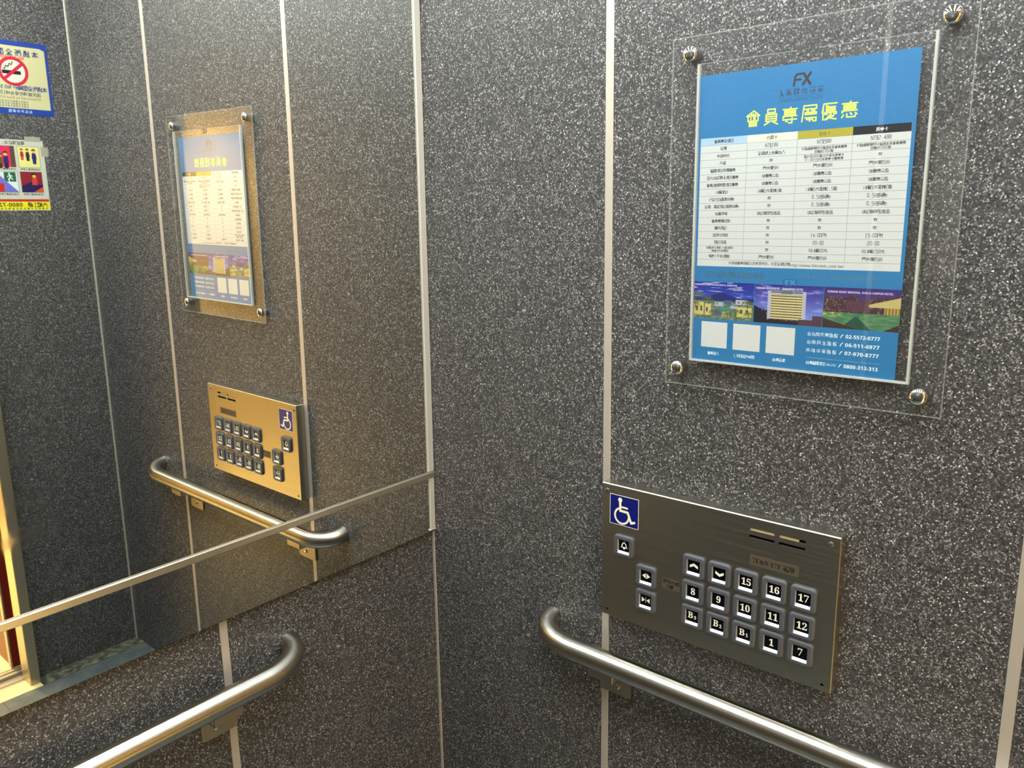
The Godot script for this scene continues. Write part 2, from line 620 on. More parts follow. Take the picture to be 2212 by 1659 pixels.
func mirror_material(left: float, low: float, w: float, h: float) -> StandardMaterial3D:   # silvered glass with wiped smears and scratches
	var px := 700.0
	var im := picture(int(w * px), int(h * px), Color(0.012, 0.012, 0.012))
	var spots := [[-0.800, 0.195, 0.030, 0.16], [-0.772, 0.210, 0.020, 0.10], [-0.812, 0.130, 0.026, 0.18], [-0.818, 0.082, 0.022, 0.22], [-0.790, 0.085, 0.022, 0.20], [-0.766, 0.125, 0.018, 0.12], [-0.225, 0.160, 0.014, 0.10], [-0.245, 0.080, 0.015, 0.12]]
	for s in spots:
		for k in 26:
			var a := k * 2.4
			var c := Vector2(s[0] + s[2] * 1.3 * cos(a) * (k / 26.0) + s[2] * 0.5, s[1] + s[2] * sin(a) * (k / 26.0))
			var p := Vector2((c.x - left) * px, (low + h - c.y) * px)
			if p.x > 4 and p.y > 4 and p.x < im.get_width() - 4 and p.y < im.get_height() - 4:
				for dy in range(-9, 10):
					for dx in range(-14, 15):
						var q := p + Vector2(dx, dy - dx * 0.4)
						if q.x >= 0 and q.y >= 0 and q.x < im.get_width() and q.y < im.get_height():
							var f := maxf(0.0, 1.0 - Vector2(dx / 14.0, dy / 9.0).length())
							var o := im.get_pixelv(Vector2i(q))
							im.set_pixelv(Vector2i(q), o.lerp(Color(s[3], s[3], s[3]), 0.05 * f))
	for s in [[-0.772, -0.052], [-0.735, -0.050], [-0.680, -0.047], [-0.790, -0.062]]:
		for k in 5:
			var p := Vector2((s[0] - left + 0.004 * k) * px, (low + h - s[1] + 0.003 * (k % 3)) * px)
			line(im, [p, p + Vector2(5, -2)], 0.7, Color(0.12, 0.12, 0.12))
	var m := mat("mirror silver", Color(0.95, 0.955, 0.935), 1.0, 1.0)
	m.roughness_texture = ImageTexture.create_from_image(im)
	return m


func rail_path(length: float, out: float, bend: float, along: float, rise: float) -> PackedVector3Array:   # local: x along the wall, z out of it; the ends climb a little towards the wall
	var pts := PackedVector3Array()
	pts.append(Vector3(0, rise, -0.001))
	pts.append(Vector3(0, rise * (1.0 - (out - bend) * 0.6 / out), (out - bend) * 0.6))
	for k in 13:
		var a := PI * 0.5 * k / 12.0
		var z := out - bend + bend * sin(a)
		pts.append(Vector3(along - along * cos(a), rise * (1.0 - z / out), z))
	for k in range(1, 12):
		pts.append(Vector3(lerpf(along, length - along, k / 12.0), 0, out))
	for k in range(pts.size() - 12, -1, -1):
		pts.append(Vector3(length - pts[k].x, pts[k].y, pts[k].z))
	return pts


func handrail(label: String, t: Transform3D, length: float, brackets: Array) -> void:
	var r := thing("handrail", label, "handrail", t)
	part("tube", tube(rail_path(length, 0.055, 0.052, 0.085, 0.015), 0.0205), M["rail steel"], r)
	for b in brackets:
		var x: float = b[0]
		var w: float = b[1]
		var st := starting()
		loft(st, [rounded(w, -0.055, 0.068, 0.075, 0.006), rounded(w, -0.055, 0.068, 0.075, 0.006)], [0.0012, 0.0042], true, true)
		add_box(st, Vector3(x - 0.027, -0.045, 0.002), Vector3(x + 0.027, -0.042, 0.048), 0.0008)
		add_box(st, Vector3(x - 0.027, -0.045, 0.0455), Vector3(x + 0.027, -0.017, 0.0485), 0.0008)
		var k := part("bracket", done(st), M["bracket steel"], r)
		part("screw", lathe([Vector2(0.0052, 0), Vector2(0.005, 0.0014), Vector2(0.003, 0.0024), Vector2(0, 0.0026)], 16), M["chrome"], k, Vector3(w + b[2], -0.0755, 0.0042))


func build_rails() -> void:
	handrail("brushed steel handrail on the wall below the button panel", on_right(0.7225, 0.332), 0.891, [[0.143, 0.148, 0.006], [0.731, 0.696, 0.0]])
	handrail("brushed steel handrail on the wall below the mirror", Transform3D(Basis(), Vector3(-1.12, 0.7185, 0)), 0.74, [[0.157, 0.150, 0.0], [0.583, 0.588, -0.006]])


# ---------------------------------------------------------------- the control panel

func build_control_panel() -> void:
	var w := 0.4106
	var h := 0.2496
	var d := 0.0245
	var p := thing("control_panel", "stainless steel lift control panel with floor buttons on dark wall", "control panel", on_right(0.7978, 0.4613))
	var shell := CSGMesh3D.new()
	shell.name = "housing"
	shell.mesh = box(Vector3(0, 0, 0.0005), Vector3(w, h, d), 0.0014)
	shell.material = M["panel steel"]
	p.add_child(shell, true)
	for x in [0.2722, 0.3190]:
		for y in [0.2296, 0.2181]:
			var slot := CSGBox3D.new()
			slot.name = "slot"
			slot.operation = CSGShape3D.OPERATION_SUBTRACTION
			slot.size = Vector3(0.0405, 0.0052, 0.034)
			slot.position = Vector3(x + 0.0203, y, d)
			slot.material = M["cavity plastic"]
			shell.add_child(slot, true)
	for x in [0.2722, 0.3190]:
		part("speaker_foam", box(Vector3(x + 0.0006, 0.2274, d - 0.006), Vector3(x + (0.0400 if x < 0.3 else 0.030), 0.2318, d - 0.0022)), M["slot foam"], p)
	for x in [0.011, 0.396]:
		part("screw", lathe([Vector2(0.0042, 0), Vector2(0.004, 0.0012), Vector2(0.0024, 0.0020), Vector2(0, 0.0022)], 16), M["satin chrome"], p, Vector3(x, 0.2366, d))
		var hole := CSGCylinder3D.new()
		hole.name = "screw_hole"
		hole.operation = CSGShape3D.OPERATION_SUBTRACTION
		hole.radius = 0.0028
		hole.height = 0.034
		hole.sides = 14
		hole.rotation.x = PI / 2
		hole.position = Vector3(x + 0.001, 0.0107, d)
		hole.material = M["cavity plastic"]
		shell.add_child(hole, true)
	# wheelchair sticker
	var im := picture(256, 240, Color(0.93, 0.92, 0.85))
	im.fill_rect(Rect2i(4, 4, 248, 232), Color(0.03, 0.08, 0.42))
	var cream := Color(0.93, 0.91, 0.80)
	disc(im, Vector2(92, 36), 19, cream)
	line(im, [Vector2(92, 50), Vector2(94, 122), Vector2(160, 124), Vector2(192, 202), Vector2(220, 192)], 20, cream)
	line(im, [Vector2(94, 90), Vector2(156, 92)], 15, cream)
	var arc := []
	for k in 22:
		var a := deg_to_rad(110.0 + k * 11.8)
		arc.append(Vector2(108 + 62 * cos(a), 162 - 62 * sin(a)))
	line(im, arc, 16, cream)
	part("wheelchair_sticker", sheet(0.0578, 0.0544, 0.0003), printed("wheelchair print", im, 0.3), p, Vector3(0.0172, 0.1779, d)).set_meta("label", "blue sticker with white wheelchair symbol")
	# label tapes
	im = picture(512, 112, Color(0.31, 0.285, 0.24))
	latin(im, "7F&9-17F", Rect2(30, 34, 300, 48), Color(0.08, 0.05, 0.04), "Droid Serif", 700)
	cjk(im, "客房", Vector2(352, 32), 52, 62, 6.5, Color(0.08, 0.05, 0.04))
	part("label_tape", sheet(0.0776, 0.0172, 0.0002), printed("tape print", im, 0.45), p, Vector3(0.2752, 0.1720, d)).set_meta("label", "small brown label tape above the floor buttons")
	im = picture(256, 140, Color(0.31, 0.285, 0.24))
	cjk(im, "接待大廳", Vector2(12, 14), 50, 59, 6.5, Color(0.05, 0.04, 0.03))
	cjk(im, "8樓", Vector2(70, 78), 50, 59, 6.5, Color(0.05, 0.04, 0.03))
	part("label_tape", sheet(0.0338, 0.0180, 0.0002), printed("small tape print", im, 0.45), p, Vector3(0.1238, 0.0872, d)).set_meta("label", "small brown label tape left of button 8")
	# buttons
	var z0 := 0.182
	var names := [["up", "down", "15", "16", "17"], ["8", "9", "10", "11", "12"], ["B3", "B2", "B1", "1", "7"]]
	for r in 3:
		for c in 5:
			push_button(p, names[r][c], Vector3(z0 + 0.0451 * c, [0.1413, 0.0965, 0.0527][r], d))
	push_button(p, "bell", Vector3(0.0481, 0.1417, d))
	push_button(p, "open", Vector3(0.0932, 0.0980, d))
	push_button(p, "close", Vector3(0.0932, 0.0531, d))


var bezel_mesh: ArrayMesh
var rim_mesh: ArrayMesh
var face_mesh: ArrayMesh


func push_button(p: Node3D, legend: String, at: Vector3) -> void:
	if bezel_mesh == null:
		var st := starting()
		var o := 0.0395
		loft(st, [rounded(0, 0, o, o, 0.0065), rounded(0, 0, o, o, 0.0065), rounded(0, 0, o - 0.0012, o - 0.0012, 0.006), rounded(0, 0, o - 0.0035, o - 0.0035, 0.005),
			rounded(0, 0, 0.0315, 0.0315, 0.003), rounded(0, -0.0007, 0.0240, 0.0258, 0.0015), rounded(0, -0.0007, 0.0234, 0.0252, 0.0012)], [0.0, 0.0028, 0.0042, 0.0050, 0.0054, 0.0052, 0.0048])
		bezel_mesh = done(st)
		st = starting()
		loft(st, [rounded(0, -0.0007, 0.0234, 0.0252, 0.0012), rounded(0, 0.0010, 0.0218, 0.0212, 0.0006)], [0.0048, 0.0014])
		rim_mesh = done(st)
		face_mesh = plate(rounded(0, 0.0010, 0.0220, 0.0214, 0.0006), 0.0, 0.0017)
	var title := {"up": "grey push button with white up chevron", "down": "grey push button with white down chevron", "bell": "grey push button with white alarm bell",
		"open": "grey push button with white door open arrows", "close": "grey push button with white door close arrows"}
	var b := part("button", bezel_mesh, M["bezel plastic"], p, at)
	b.set_meta("label", title.get(legend, "grey push button marked " + legend))
	part("rim", rim_mesh, M["button rim"], b)
	part("face", face_mesh, M["button face"], b)
	var z := 0.0017
	var cy := 0.0008
	match legend:
		"up", "down":
			var s := 1.0 if legend == "up" else -1.0
			var v := PackedVector2Array([Vector2(-0.0072, cy - s * 0.0034), Vector2(-0.0072, cy + s * 0.0010), Vector2(0, cy + s * 0.0052), Vector2(0.0072, cy + s * 0.0010), Vector2(0.0072, cy - s * 0.0034), Vector2(0, cy + s * 0.0004)])
			part("legend", plate(v, z, z + 0.0003), M["legend white"], b)
		"open", "close":
			var st := starting()
			for s in [-1.0, 1.0]:
				var tip: float = s * (0.0078 if legend == "open" else 0.0014)
				var foot: float = s * (0.0014 if legend == "open" else 0.0078)
				flat_cap(st, PackedVector2Array([Vector2(tip, cy), Vector2(foot, cy + 0.0046), Vector2(foot, cy - 0.0046)]), z + 0.0003, true)
			add_box(st, Vector3(-0.0003, cy - 0.005, z), Vector3(0.0003, cy + 0.005, z + 0.0003))
			part("legend", done(st), M["legend white"], b)
		"bell":
			var st := starting()
			var outer := PackedVector2Array()
			for q in [[-62, -40], [-46, -22], [-42, 10], [-30, 34], [-8, 46], [-8, 58], [8, 58], [8, 46], [30, 34], [42, 10], [46, -22], [62, -40]]:
				outer.append(Vector2(q[0], q[1]) * 0.000115 + Vector2(0, cy + 0.0006))
			var inner := PackedVector2Array()
			for q in [[-36, -26], [-28, -12], [-26, 8], [-18, 24], [-4, 32], [-3, 33], [3, 33], [4, 32], [18, 24], [26, 8], [28, -12], [36, -26]]:
				inner.append(Vector2(q[0], q[1]) * 0.000115 + Vector2(0, cy + 0.0006))
			loft(st, [outer, inner], [z + 0.0003, z + 0.0003])
			flat_cap(st, rounded(0, cy - 0.0052, 0.0042, 0.0028, 0.0012), z + 0.0003, true)
			part("legend", done(st), M["legend white"], b)
		_:
			if legend.begins_with("B"):
				lettering(b, "B", Vector3(-0.0034, cy + 0.0010, z), 0.0110)
				lettering(b, legend.substr(1), Vector3(0.0052, cy - 0.0018, z), 0.0058)
			else:
				lettering(b, legend, Vector3(0, cy, z), 0.0118)


func lettering(parent: Node3D, words: String, at: Vector3, height: float) -> void:
	var f := SystemFont.new()
	f.font_names = PackedStringArray(["Droid Serif"])
	f.font_weight = 700
	var t := TextMesh.new()
	t.text = words
	t.font = f
	t.font_size = 48
	t.depth = 0.0004
	t.pixel_size = height / 34.3
	part("legend", t, M["legend white"], parent, at + Vector3(0, 0, 0.0002)).scale = Vector3(0.92, 1.0, 1.0)


# ---------------------------------------------------------------- the poster and its holder

func build_poster() -> void:
	# everything is measured along the wall from z = 0.5775, up from y = 1.239
	var h := thing("notice_holder", "clear acrylic notice holder on four chrome standoffs above the button panel", "sign holder", on_right(1.2393, 0.5772))
	var pw := 0.405
	var ph := 0.5205
	var z0 := 0.0150
	var z1 := 0.0178
	part("back_plate", box(Vector3(0.0012, 0.0012, z0), Vector3(pw - 0.0012, ph - 0.0012, z1)), M["acrylic"], h)
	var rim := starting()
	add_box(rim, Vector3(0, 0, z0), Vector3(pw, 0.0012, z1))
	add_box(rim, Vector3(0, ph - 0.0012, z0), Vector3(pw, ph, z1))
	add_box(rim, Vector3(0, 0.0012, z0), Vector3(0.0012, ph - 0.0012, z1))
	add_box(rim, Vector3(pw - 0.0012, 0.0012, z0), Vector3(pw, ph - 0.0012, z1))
	part("lit_edge", done(rim), M["acrylic edge"], h)  # plate rim whitened: the bright edge light is put into its material
	# pocket: front sheet with a thumb notch, on a U-shaped spacer
	var x0 := 0.0445
	var x1 := 0.3640
	var y0 := 0.0415
	var y1 := 0.4790
	var front := PackedVector2Array([Vector2(x0, y0), Vector2(x1, y0), Vector2(x1, y1)])
	for k in 13:
		var a := PI * k / 12.0
		front.append(Vector2(0.205 + 0.0150 * cos(a), y1 - 0.0135 * sin(a)))
	front.append(Vector2(x0, y1))
	part("pocket_front", plate(front, 0.0212, 0.0238), M["acrylic"], h)
	rim = starting()
	add_box(rim, Vector3(x0, y0, 0.0178), Vector3(x0 + 0.0035, y1, 0.0240), 0.0003)
	add_box(rim, Vector3(x1 - 0.0035, y0, 0.0178), Vector3(x1, y1, 0.0240), 0.0003)
	add_box(rim, Vector3(x0 + 0.0035, y0, 0.0178), Vector3(x1 - 0.0035, y0 + 0.0030, 0.0240), 0.0003)
	part("pocket_edge", done(rim), M["pocket edge"], h)
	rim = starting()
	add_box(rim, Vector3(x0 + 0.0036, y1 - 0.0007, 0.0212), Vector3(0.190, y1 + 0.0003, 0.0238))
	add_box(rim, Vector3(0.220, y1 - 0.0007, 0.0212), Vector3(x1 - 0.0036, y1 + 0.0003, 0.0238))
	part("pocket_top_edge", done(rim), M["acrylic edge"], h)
	var barrel := lathe([Vector2(0.0105, 0.0), Vector2(0.0105, 0.0149), Vector2(0.0, 0.0149)])
	var dome := [Vector2(0.0112, 0.0179), Vector2(0.0112, 0.0200)]
	for k in range(1, 9):
		var a := PI * 0.5 * k / 8.0
		dome.append(Vector2(0.0112 * cos(a) if k < 8 else 0.0, 0.0200 + 0.0058 * sin(a)))
	var cap := lathe(dome, 32)
	for q in [[0.0295, 0.4960], [0.3763, 0.4950], [0.0215, 0.0265], [0.3760, 0.0262]]:
		var b := part("standoff", barrel, M["satin chrome"], h, Vector3(q[0], q[1], 0))
		part("cap", cap, M["chrome"], b)
	var paper := thing("poster", "blue member offers poster with price table and hotel photos in the acrylic holder", "poster", on_right(1.2829, 0.6243, 0.0186))
	part("paper", sheet(0.2985, 0.4192, 0.0003), printed("poster print", poster_print(), 0.35), paper)


func build_front_signs() -> void:
	var s := thing("no_smoking_sign", "cream and blue no smoking notice stuck beside the doorway", "sign", on_front(-0.070, 1.7914))
	part("notice", sheet(0.205, 0.2065, 0.0006), printed("no smoking print", no_smoking_print(), 0.3), s)
	s = thing("safety_notice", "white fire safety notice with coloured cartoon squares taped under no smoking sign", "sign", on_front(-0.1124, 1.5125))
	part("notice", sheet(0.215, 0.2065, 0.0006), printed("safety print", safety_print(), 0.3), s)
	part("tape", box(Vector3(0.006, 0.203, 0.0006), Vector3(0.05, 0.217, 0.0009)), M["tape"], s)
	part("tape", box(Vector3(-0.012, 0.16, 0.0006), Vector3(0.008, 0.188, 0.0009)), M["tape"], s)


func build_left_notice() -> void:
	var s := thing("pale_notice", "plain pale notice sheet on the wall facing the poster", "sign", on_left(1.30, 0.905))
	part("sheet", sheet(0.30, 0.424, 0.002), mat("pale paper", Color(0.62, 0.60, 0.55), 0.5), s)


# ---------------------------------------------------------------- printing: flat pictures computed pixel by pixel

func printed(called: String, im: Image, rough: float) -> StandardMaterial3D:
	var m := mat(called, Color(1, 1, 1), rough)
	m.albedo_texture = ImageTexture.create_from_image(im)
	return m


func picture(w: int, h: int, c: Color) -> Image:
	var im := Image.create(w, h, false, Image.FORMAT_RGBA8)
	im.fill(c)
	return im


func dab(im: Image, x: int, y: int, c: Color, a: float) -> void:
	if a > 0.0:
		im.set_pixel(x, y, im.get_pixel(x, y).lerp(c, minf(a, 1.0)))


func line(im: Image, pts: Array, width: float, c: Color) -> void:
	var r := width * 0.5
	for k in pts.size() - 1:
		var a: Vector2 = pts[k]
		var b: Vector2 = pts[k + 1]
		var ab := b - a
		var len2 := maxf(ab.length_squared(), 0.0001)
		for y in range(maxi(0, int(minf(a.y, b.y) - r - 1)), mini(im.get_height(), int(maxf(a.y, b.y) + r + 2))):
			for x in range(maxi(0, int(minf(a.x, b.x) - r - 1)), mini(im.get_width(), int(maxf(a.x, b.x) + r + 2))):
				var p := Vector2(x + 0.5, y + 0.5)
				var t := clampf((p - a).dot(ab) / len2, 0.0, 1.0)
				dab(im, x, y, c, r + 0.5 - p.distance_to(a + ab * t))


func disc(im: Image, o: Vector2, r: float, c: Color) -> void:
	line(im, [o, o + Vector2(0.01, 0)], r * 2.0, c)


func shape(im: Image, pts: Array, c: Color) -> void:
	var poly := PackedVector2Array(pts)
	var lo := poly[0]
	var hi := poly[0]
	for p in poly:
		lo = lo.min(p)
		hi = hi.max(p)
	for y in range(maxi(0, int(lo.y)), mini(im.get_height(), int(hi.y) + 1)):
		for x in range(maxi(0, int(lo.x)), mini(im.get_width(), int(hi.x) + 1)):
			if Geometry2D.is_point_in_polygon(Vector2(x + 0.5, y + 0.5), poly):
				im.set_pixel(x, y, c)


func latin(im: Image, words: String, fit: Rect2, c: Color, face := "Droid Sans", weight := 400) -> void:   # sets words to fill a rectangle
	var f := SystemFont.new()
	f.font_names = PackedStringArray([face])
	f.font_weight = weight
	var t := TextMesh.new()
	t.text = words
	t.font = f
	t.font_size = 40
	t.pixel_size = 1.0
	t.depth = 0.0
	var arrays := t.get_mesh_arrays()
	var v: PackedVector3Array = arrays[Mesh.ARRAY_VERTEX]
	var index = arrays[Mesh.ARRAY_INDEX]
	if index == null:
		index = PackedInt32Array(range(v.size()))
	var box2 := t.get_aabb()
	var w := im.get_width()
	var cover := {}
	for k in range(0, index.size() - 2, 3):
		var q := []
		for n in 3:
			var p := v[index[k + n]]
			q.append(Vector2(fit.position.x + (p.x - box2.position.x) / box2.size.x * fit.size.x, fit.position.y + (1.0 - (p.y - box2.position.y) / box2.size.y) * fit.size.y))
		var lo: Vector2 = q[0].min(q[1]).min(q[2])
		var hi: Vector2 = q[0].max(q[1]).max(q[2])
		for y in range(int(lo.y), int(hi.y) + 1):
			for x in range(int(lo.x), int(hi.x) + 1):
				if x < 0 or y < 0 or x >= w or y >= im.get_height():
					continue
				var hits := 0
				for s in [Vector2(0.17, 0.25), Vector2(0.5, 0.13), Vector2(0.83, 0.3), Vector2(0.25, 0.6), Vector2(0.7, 0.63), Vector2(0.5, 0.87)]:
					if Geometry2D.point_is_inside_triangle(Vector2(x, y) + s, q[0], q[1], q[2]):
						hits += 1
				if hits > 0:
					cover[y * w + x] = cover.get(y * w + x, 0) + hits
	for key in cover:
		dab(im, key % w, key / w, c, cover[key] / 6.0)


func cjk(im: Image, words: String, at: Vector2, size: float, advance: float, weight: float, c: Color) -> void:   # strokes of a monoline hand on a 10 by 10 grid
	var x := at.x
	for ch in words:
		var narrow := ch.unicode_at(0) < 256
		draw_glyph(im, ch, Rect2(x, at.y, size * (0.5 if narrow else 1.0), size), weight, c, 0)
		x += advance * (0.62 if narrow else 1.0)


func cjk_width(words: String, advance: float) -> float:
	var w := 0.0
	for ch in words:
		w += advance * (0.62 if ch.unicode_at(0) < 256 else 1.0)
	return w


func cjk_centre(im: Image, words: String, o: Vector2, size: float, advance: float, weight: float, c: Color) -> void:
	cjk(im, words, Vector2(o.x - cjk_width(words, advance) * 0.5 + (advance - size) * 0.5, o.y - size * 0.5), size, advance, weight, c)


func draw_glyph(im: Image, ch: String, r: Rect2, weight: float, c: Color, depth: int) -> void:
	if not GLYPHS.has(ch) or depth > 4:
		return
	var text: String = GLYPHS[ch]
	for token in text.split(" ", false):
		if token.unicode_at(0) >= 48 and token.unicode_at(0) <= 57:
			var pts := []
			for k in range(0, token.length() - 1, 2):
				pts.append(r.position + Vector2(token.substr(k, 1).to_int(), token.substr(k + 1, 1).to_int()) / 9.0 * r.size)
			line(im, pts, weight, c)
		else:
			var d := token.substr(1)
			var a := Vector2(d.substr(0, 1).to_int(), d.substr(1, 1).to_int()) / 9.0
			var b := Vector2(d.substr(2, 1).to_int(), d.substr(3, 1).to_int()) / 9.0
			draw_glyph(im, token.substr(0, 1), Rect2(r.position + a * r.size, (b - a) * r.size), weight, c, depth + 1)


func noise_at(n: FastNoiseLite, x: float, y: float) -> float:
	return 0.5 + 0.5 * n.get_noise_2d(x, y)


func photo(im: Image, r: Rect2, paint: Callable) -> void:
	var x0 := int(r.position.x)
	var y0 := int(r.position.y)
	for y in range(y0, int(r.end.y)):
		for x in range(maxi(x0, 0), mini(int(r.end.x), im.get_width())):
			im.set_pixel(x, y, paint.call((x - r.position.x) / r.size.x, (y - r.position.y) / r.size.y))


func poster_print() -> Image:
	var S := 1.3
	var im := picture(int(1000 * S), int(1405 * S), Color(0.14, 0.45, 0.665))
	var ink := Color(0.16, 0.17, 0.18)
	var oy := -2.0
	var R := func(x0: float, y0: float, x1: float, y1: float) -> Rect2i: return Rect2i(int(x0 * S), int((y0 + oy) * S), int((x1 - x0) * S), int((y1 - y0) * S))
	# head
	var brown := Color(0.22, 0.16, 0.20)
	line(im, [Vector2(470, 94) * S, Vector2(472, 62) * S, Vector2(478, 50) * S, Vector2(488, 46) * S, Vector2(503, 46) * S], 9.5 * S, brown)
	line(im, [Vector2(474, 70) * S, Vector2(500, 70) * S], 9 * S, brown)
	line(im, [Vector2(512, 46) * S, Vector2(543, 93) * S], 11 * S, brown)
	line(im, [Vector2(543, 46) * S, Vector2(511, 93) * S], 11 * S, brown)
	line(im, [Vector2(412, 112) * S, Vector2(412, 132) * S, Vector2(407, 136) * S], 3.0 * S, brown)
	line(im, [Vector2(412, 120) * S, Vector2(424, 136) * S], 3.5 * S, brown)
	disc(im, Vector2(410, 110) * S, 2.5 * S, brown)
	cjk(im, "富驛旅宿家", Vector2(434, 108) * S, 25 * S, 36.6 * S, 2.3 * S, Color(0.20, 0.24, 0.34))
	line(im, [Vector2(405, 141) * S, Vector2(605, 141) * S], 1.4 * S, Color(0.13, 0.28, 0.44))
	latin(im, "TRAVELLER EXCLUSIVE", Rect2(406 * S, 147 * S, 199 * S, 15 * S), Color(0.12, 0.28, 0.46))
	var yellow := Color(0.86, 0.91, 0.38)
	for k in 6:
		draw_glyph(im, "會員專屬優惠"[k], Rect2((249 + 88.6 * k) * S, 187 * S, 64 * S, 68 * S), 6.3 * S, yellow, 0)
	# table
	var X := [14.0, 258.0, 500.0, 746.0, 985.0]
	var top := 298.0
	var row := 34.7
	im.fill_rect(R.call(14, top, 985, top + row * 18), Color(0.765, 0.785, 0.79))
	for k in 4:
		im.fill_rect(R.call(X[k], top, X[k + 1], top + row), [Color(0.62, 0.74, 0.84), Color(0.87, 0.86, 0.78), Color(0.64, 0.61, 0.18), Color(0.05, 0.05, 0.09)][k])
	for k in range(1, 18):
		line(im, [Vector2(14, top + row * k + oy) * S, Vector2(985, top + row * k + oy) * S], 1.3 * S, Color(0.45, 0.46, 0.47))
	for k in range(1, 4):
		line(im, [Vector2(X[k], top + row + oy) * S, Vector2(X[k], top + row * 17 + oy) * S], 1.3 * S, Color(0.45, 0.46, 0.47))
	var rows := [["會員專享項目", "白雲卡", "鉑金卡", "黑尊卡"], ["定價", "NT$188", "NT$988", "NT$2,488"], ["申請辦法", "官網線上免費加入", "於臨櫃購買即可當場享受會員優惠/並贈送1000點", "於臨櫃購買即可當場享受會員優惠/並贈送5000點"],
		["升級", "無", "累計至6000點可升級為黑尊卡/下一次入住可享黑尊卡優惠價", "無"], ["富驛酒店房價優惠", "門市價9折", "門市價85折", "門市價85折"], ["亞太地區關係酒店優惠", "依優惠公告", "依優惠公告", "依優惠公告"],
		["會員連鎖聯盟酒店優惠", "依優惠公告", "依優惠公告", "依優惠公告"], ["消費累計", "消費5元累積1點", "消費5元累積1.5點", "消費5元累積2點"], ["代訂住宿點數獎勵", "無", "0.5倍獎勵", "0.5倍獎勵"],
		["官網、電話預訂點數獎勵", "無", "0.5倍獎勵", "0.5倍獎勵"], ["免費早餐", "依訂購房型產品", "依訂購房型產品", "依訂購房型產品"], ["會員專屬活動", "有", "有", "有"], ["優先預訂", "無", "有", "有"],
		["退房可延時", "無", "14:00PM", "15:00PM"], ["預訂保留", "無", "20:00", "20:00"], ["免費迷你酒吧(大廳酒吧)/準備中尚未開放", "無", "可消費50元", "可消費150元"], ["餐飲(不含酒類)", "門市價9折", "門市價85折", "門市價85折"]]
	for r in rows.size():
		for c in 4:
			var lines: PackedStringArray = rows[r][c].split("/")
			var col := Color(0.95, 0.95, 0.95) if r == 0 and c == 3 else (Color(0.42, 0.40, 0.14) if r == 0 and c == 2 else ink)
			for k in lines.size():
				var small := lines.size() > 1
				var y: float = top + row * (r + 0.5) + oy + ((k - 0.5) * 15.0 if small else 0.0)
				var digits := lines[k].unicode_at(0) < 256
				cjk_centre(im, lines[k], Vector2((X[c] + X[c + 1]) * 0.5, y) * S, (11.6 if small else (17.0 if digits else 15.0)) * S, (13.4 if small else (17.0 if digits else 16.6)) * S, (1.2 if small else 1.55) * S, col)
	cjk(im, "※詳細會員規範以及使用辦法，可至官網訂閱", Vector2(185, 895 + oy) * S, 14 * S, 15.6 * S, 1.3 * S, ink)
	latin(im, "http://www.fxhotels.com.tw/", Rect2(496 * S, 897 * S, 250 * S, 17 * S), ink)
	# lower part
	cjk(im, "亞太地區關係酒店推薦", Vector2(62, 946) * S, 27 * S, 31.6 * S, 2.6 * S, Color(0.27, 0.37, 0.38))
	cjk(im, "精彩會員生活，富驛旅宿家專屬優惠", Vector2(536, 946) * S, 17 * S, 22.4 * S, 1.5 * S, Color(0.33, 0.46, 0.50))
	im.fill_rect(R.call(466, 972, 540, 1000), Color(0.09, 0.40, 0.60))
	latin(im, "FX", Rect2(478 * S, 975 * S, 50 * S, 22 * S), Color(0.25, 0.58, 0.76), "Droid Sans", 700)
	paint_photos(im, S)
	for q in [[50, 1204], [225, 1205], [398, 1205]]:
		im.fill_rect(R.call(q[0], q[1], q[0] + 143, q[1] + 133), Color(0.79, 0.81, 0.81))
	cjk_centre(im, "會員登入", Vector2(120, 1364) * S, 15 * S, 16 * S, 1.7 * S, Color(0.92, 0.94, 0.95))
	cjk_centre(im, "LINE@官方帳號", Vector2(289, 1364) * S, 15 * S, 15 * S, 1.7 * S, Color(0.92, 0.94, 0.95))
	cjk_centre(im, "台灣官網", Vector2(465, 1364) * S, 15 * S, 16 * S, 1.7 * S, Color(0.92, 0.94, 0.95))
	var white := Color(0.93, 0.95, 0.96)
	for q in [["台北南京東路館", "02-5572-0777", 1223.0, 20.7], ["台南民生路館", "06-511-6977", 1262.0, 24.4], ["高雄中華路館", "07-970-8777", 1301.0, 24.4], ["台灣富驛酒店", "0800-313-313", 1362.0, 15.4]]:
		cjk(im, q[0], Vector2(598, q[2] - 9) * S, 17 * S if q[3] > 16.0 else 15 * S, q[3] * S, 1.6 * S, white)
		if q[3] < 16.0:
			cjk(im, "(總公司)", Vector2(692, q[2] - 6) * S, 11 * S, 12.5 * S, 1.0 * S, white)
		line(im, [Vector2(753, q[2] + 7) * S, Vector2(757, q[2] - 3) * S, Vector2(764, q[2] - 8) * S], 3.4 * S, white)
		latin(im, q[1], Rect2(775 * S, (q[2] - 9) * S, 150 * S, 17 * S), white, "Droid Sans", 700)
	line(im, [Vector2(597, 1336) * S, Vector2(935, 1336) * S], 1.2 * S, Color(0.62, 0.78, 0.88))
	return im


